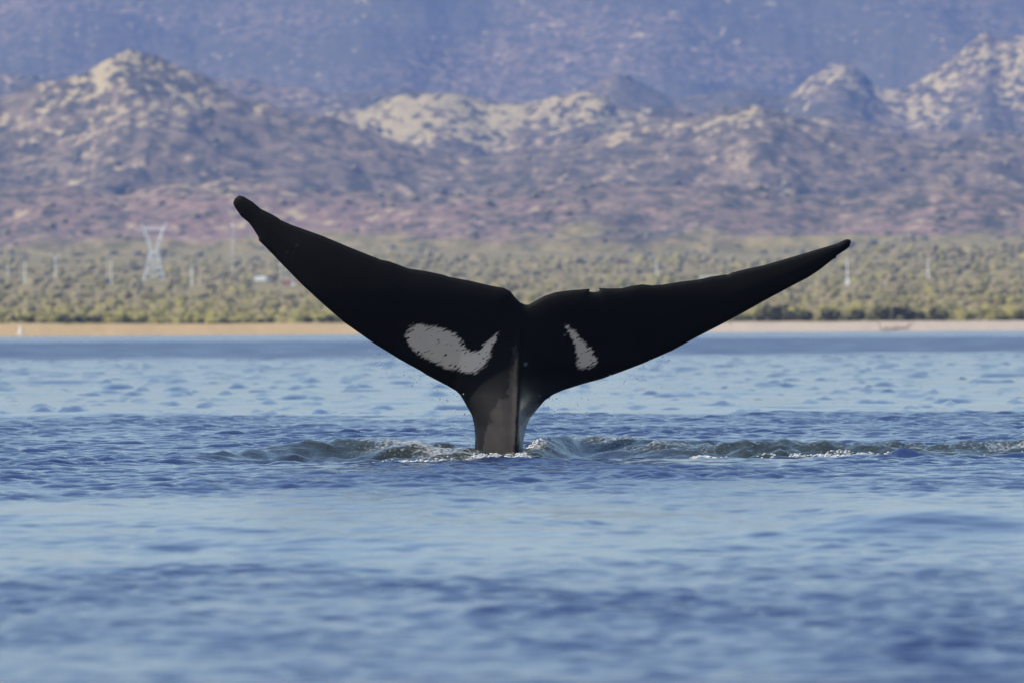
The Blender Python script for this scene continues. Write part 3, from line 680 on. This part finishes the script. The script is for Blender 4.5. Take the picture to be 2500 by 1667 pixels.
skin = g.mix(g.math('MULTIPLY', g.math('MULTIPLY', g.attr('scuff'), g.ramp(nf, .55, .75)), .3), skin, (.16, .16, .16))
M_SKIN = g.done(g.bsdf(skin, g.mixf(g.attr('wet'), .60, .22), g.mixf(g.attr('wet'), .05, .55), g.bump(g.noise(g.mapping(oc, (1, 1, .5)), 9, 4), .12, .02)))
whale = tag(link('whale', me, M_SKIN), 'black whale tail with pale grey patches raised upright out of the water', 'whale')

# ------------------------------------------------------------------ foam and drops
def foam_line(pts, n, wd, ht, seed):
    r = np.random.default_rng(seed); p = np.array(pts, float); u = r.random(n) * (len(p) - 1); i = np.minimum(u.astype(int), len(p) - 2); f = u - i
    q = p[i] * (1 - f)[:, None] + p[i + 1] * f[:, None]                # px, D, thickness
    x = px2x(q[:, 0]) + r.normal(0, .02, n); D = q[:, 1] + r.normal(0, 1, n) * wd * q[:, 2]
    keep = fbm(x / .30, D / .4, 3, seed) + r.uniform(-.2, .2, n) > .10; x, D, th = x[keep], D[keep], q[keep, 2]
    z = water_h(x, D)[0] + r.random(len(x)) ** 2 * ht * th
    return np.c_[x, D, z], th
F_ = []
for args in [([(850, 80.6, .5), (960, 80.7, .6), (1040, 80.7, .8), (1100, 80.8, 1.1), (1140, 80.9, 1.8), (1170, 80.8, 1.0), (1216, 80.8, 1.0), (1290, 80.9, .5)], 2200, .13, .04, 1),
             ([(1280, 82.2, .8), (1310, 82.6, 1.3), (1345, 83.0, .6)], 900, .14, .03, 2),
             ([(1870, 81.3, .5), (1930, 81.2, 1.0), (2040, 81.3, 1.3), (2100, 81.5, 1.2), (2150, 81.6, .5)], 3600, .15, .03, 3),
             ([(2330, 80.9, .4), (2420, 80.9, .8), (2520, 80.8, .9)], 2500, .2, .03, 4),
             ([(1640, 81.5, .4), (1750, 81.4, .5), (1860, 81.3, .4)], 900, .2, .03, 5)]:
    F_.append(foam_line(*args))
pos = np.concatenate([f[0] for f in F_]); r = np.random.default_rng(8); sz = r.uniform(.003, .008, len(pos))
V1, F1, T1 = blobs(pos, sz * 2.4, sz, np.zeros((len(pos), 3)), .3, 9)
M_FOAM = flat('foam_white', (.58, .57, .57), .8, .2, .08, 6.0)
tag(link('sea_foam', mesh_np('sea_foam', V1, F1), M_FOAM), 'white foam lines on the churned water round the whale tail', 'foam', None, 'stuff')
# drops falling from the edges of the flukes
r = np.random.default_rng(21); edge_pts = np.array([(1000, 895), (1060, 925), (1110, 955), (1420, 940), (1500, 915), (1560, 893), (1620, 866), (930, 850), (1350, 965), (1300, 1020), (1140, 1000)])
pk = edge_pts[r.integers(0, len(edge_pts), 150)] + np.c_[r.normal(0, 16, 150), np.abs(r.normal(0, 45, 150))]
pd = np.array([at(p[0], min(p[1], 1085), DW + q)[:] for p, q in zip(pk, r.normal(0, .15, 150))])
ss = r.uniform(.003, .0075, 150)
V1, F1, T1 = blobs(pd, ss, ss * 1.3, np.zeros((150, 3)), .05, 3)
g = NT('water_drop'); M_DROP = g.done(g.bsdf((.45, .5, .55), .05, .6))
tag(link('water_drops', mesh_np('water_drops', V1, F1), M_DROP), 'water drops falling from the edges of the flukes', 'drops', None, 'stuff')

# ------------------------------------------------------------------ the air
mb = MB(); mb.box(0, -2000 + 0, 0, 1, 1, 1); hz = mb.build('haze', None)
hz.data.transform(Matrix.Translation((0, 2000, 0))); ZLO = min(LOW_Z, -1.5) - 1.0; ZHI = TOP_Z + 12
hz.data.transform(Matrix.Diagonal((50000, 50000, ZHI - ZLO, 1))); hz.data.transform(Matrix.Translation((0, 0, (ZHI + ZLO) / 2)))
tag(hz, 'pale blue haze filling the air over sea and hills', 'haze', None, 'stuff')
m = bpy.data.materials.new('haze'); m.use_nodes = True; t_ = m.node_tree; t_.nodes.clear()
ho = t_.nodes.new('ShaderNodeOutputMaterial'); pv_ = t_.nodes.new('ShaderNodeVolumePrincipled')
pv_.inputs['Color'].default_value = (.155, .285, .74, 1); pv_.inputs['Density'].default_value = 4.2e-5; pv_.inputs['Anisotropy'].default_value = 0.0; pv_.inputs['Absorption Color'].default_value = (.30, .30, .30, 1)
t_.links.new(pv_.outputs[0], ho.inputs['Volume']); hz.data.materials.append(m)
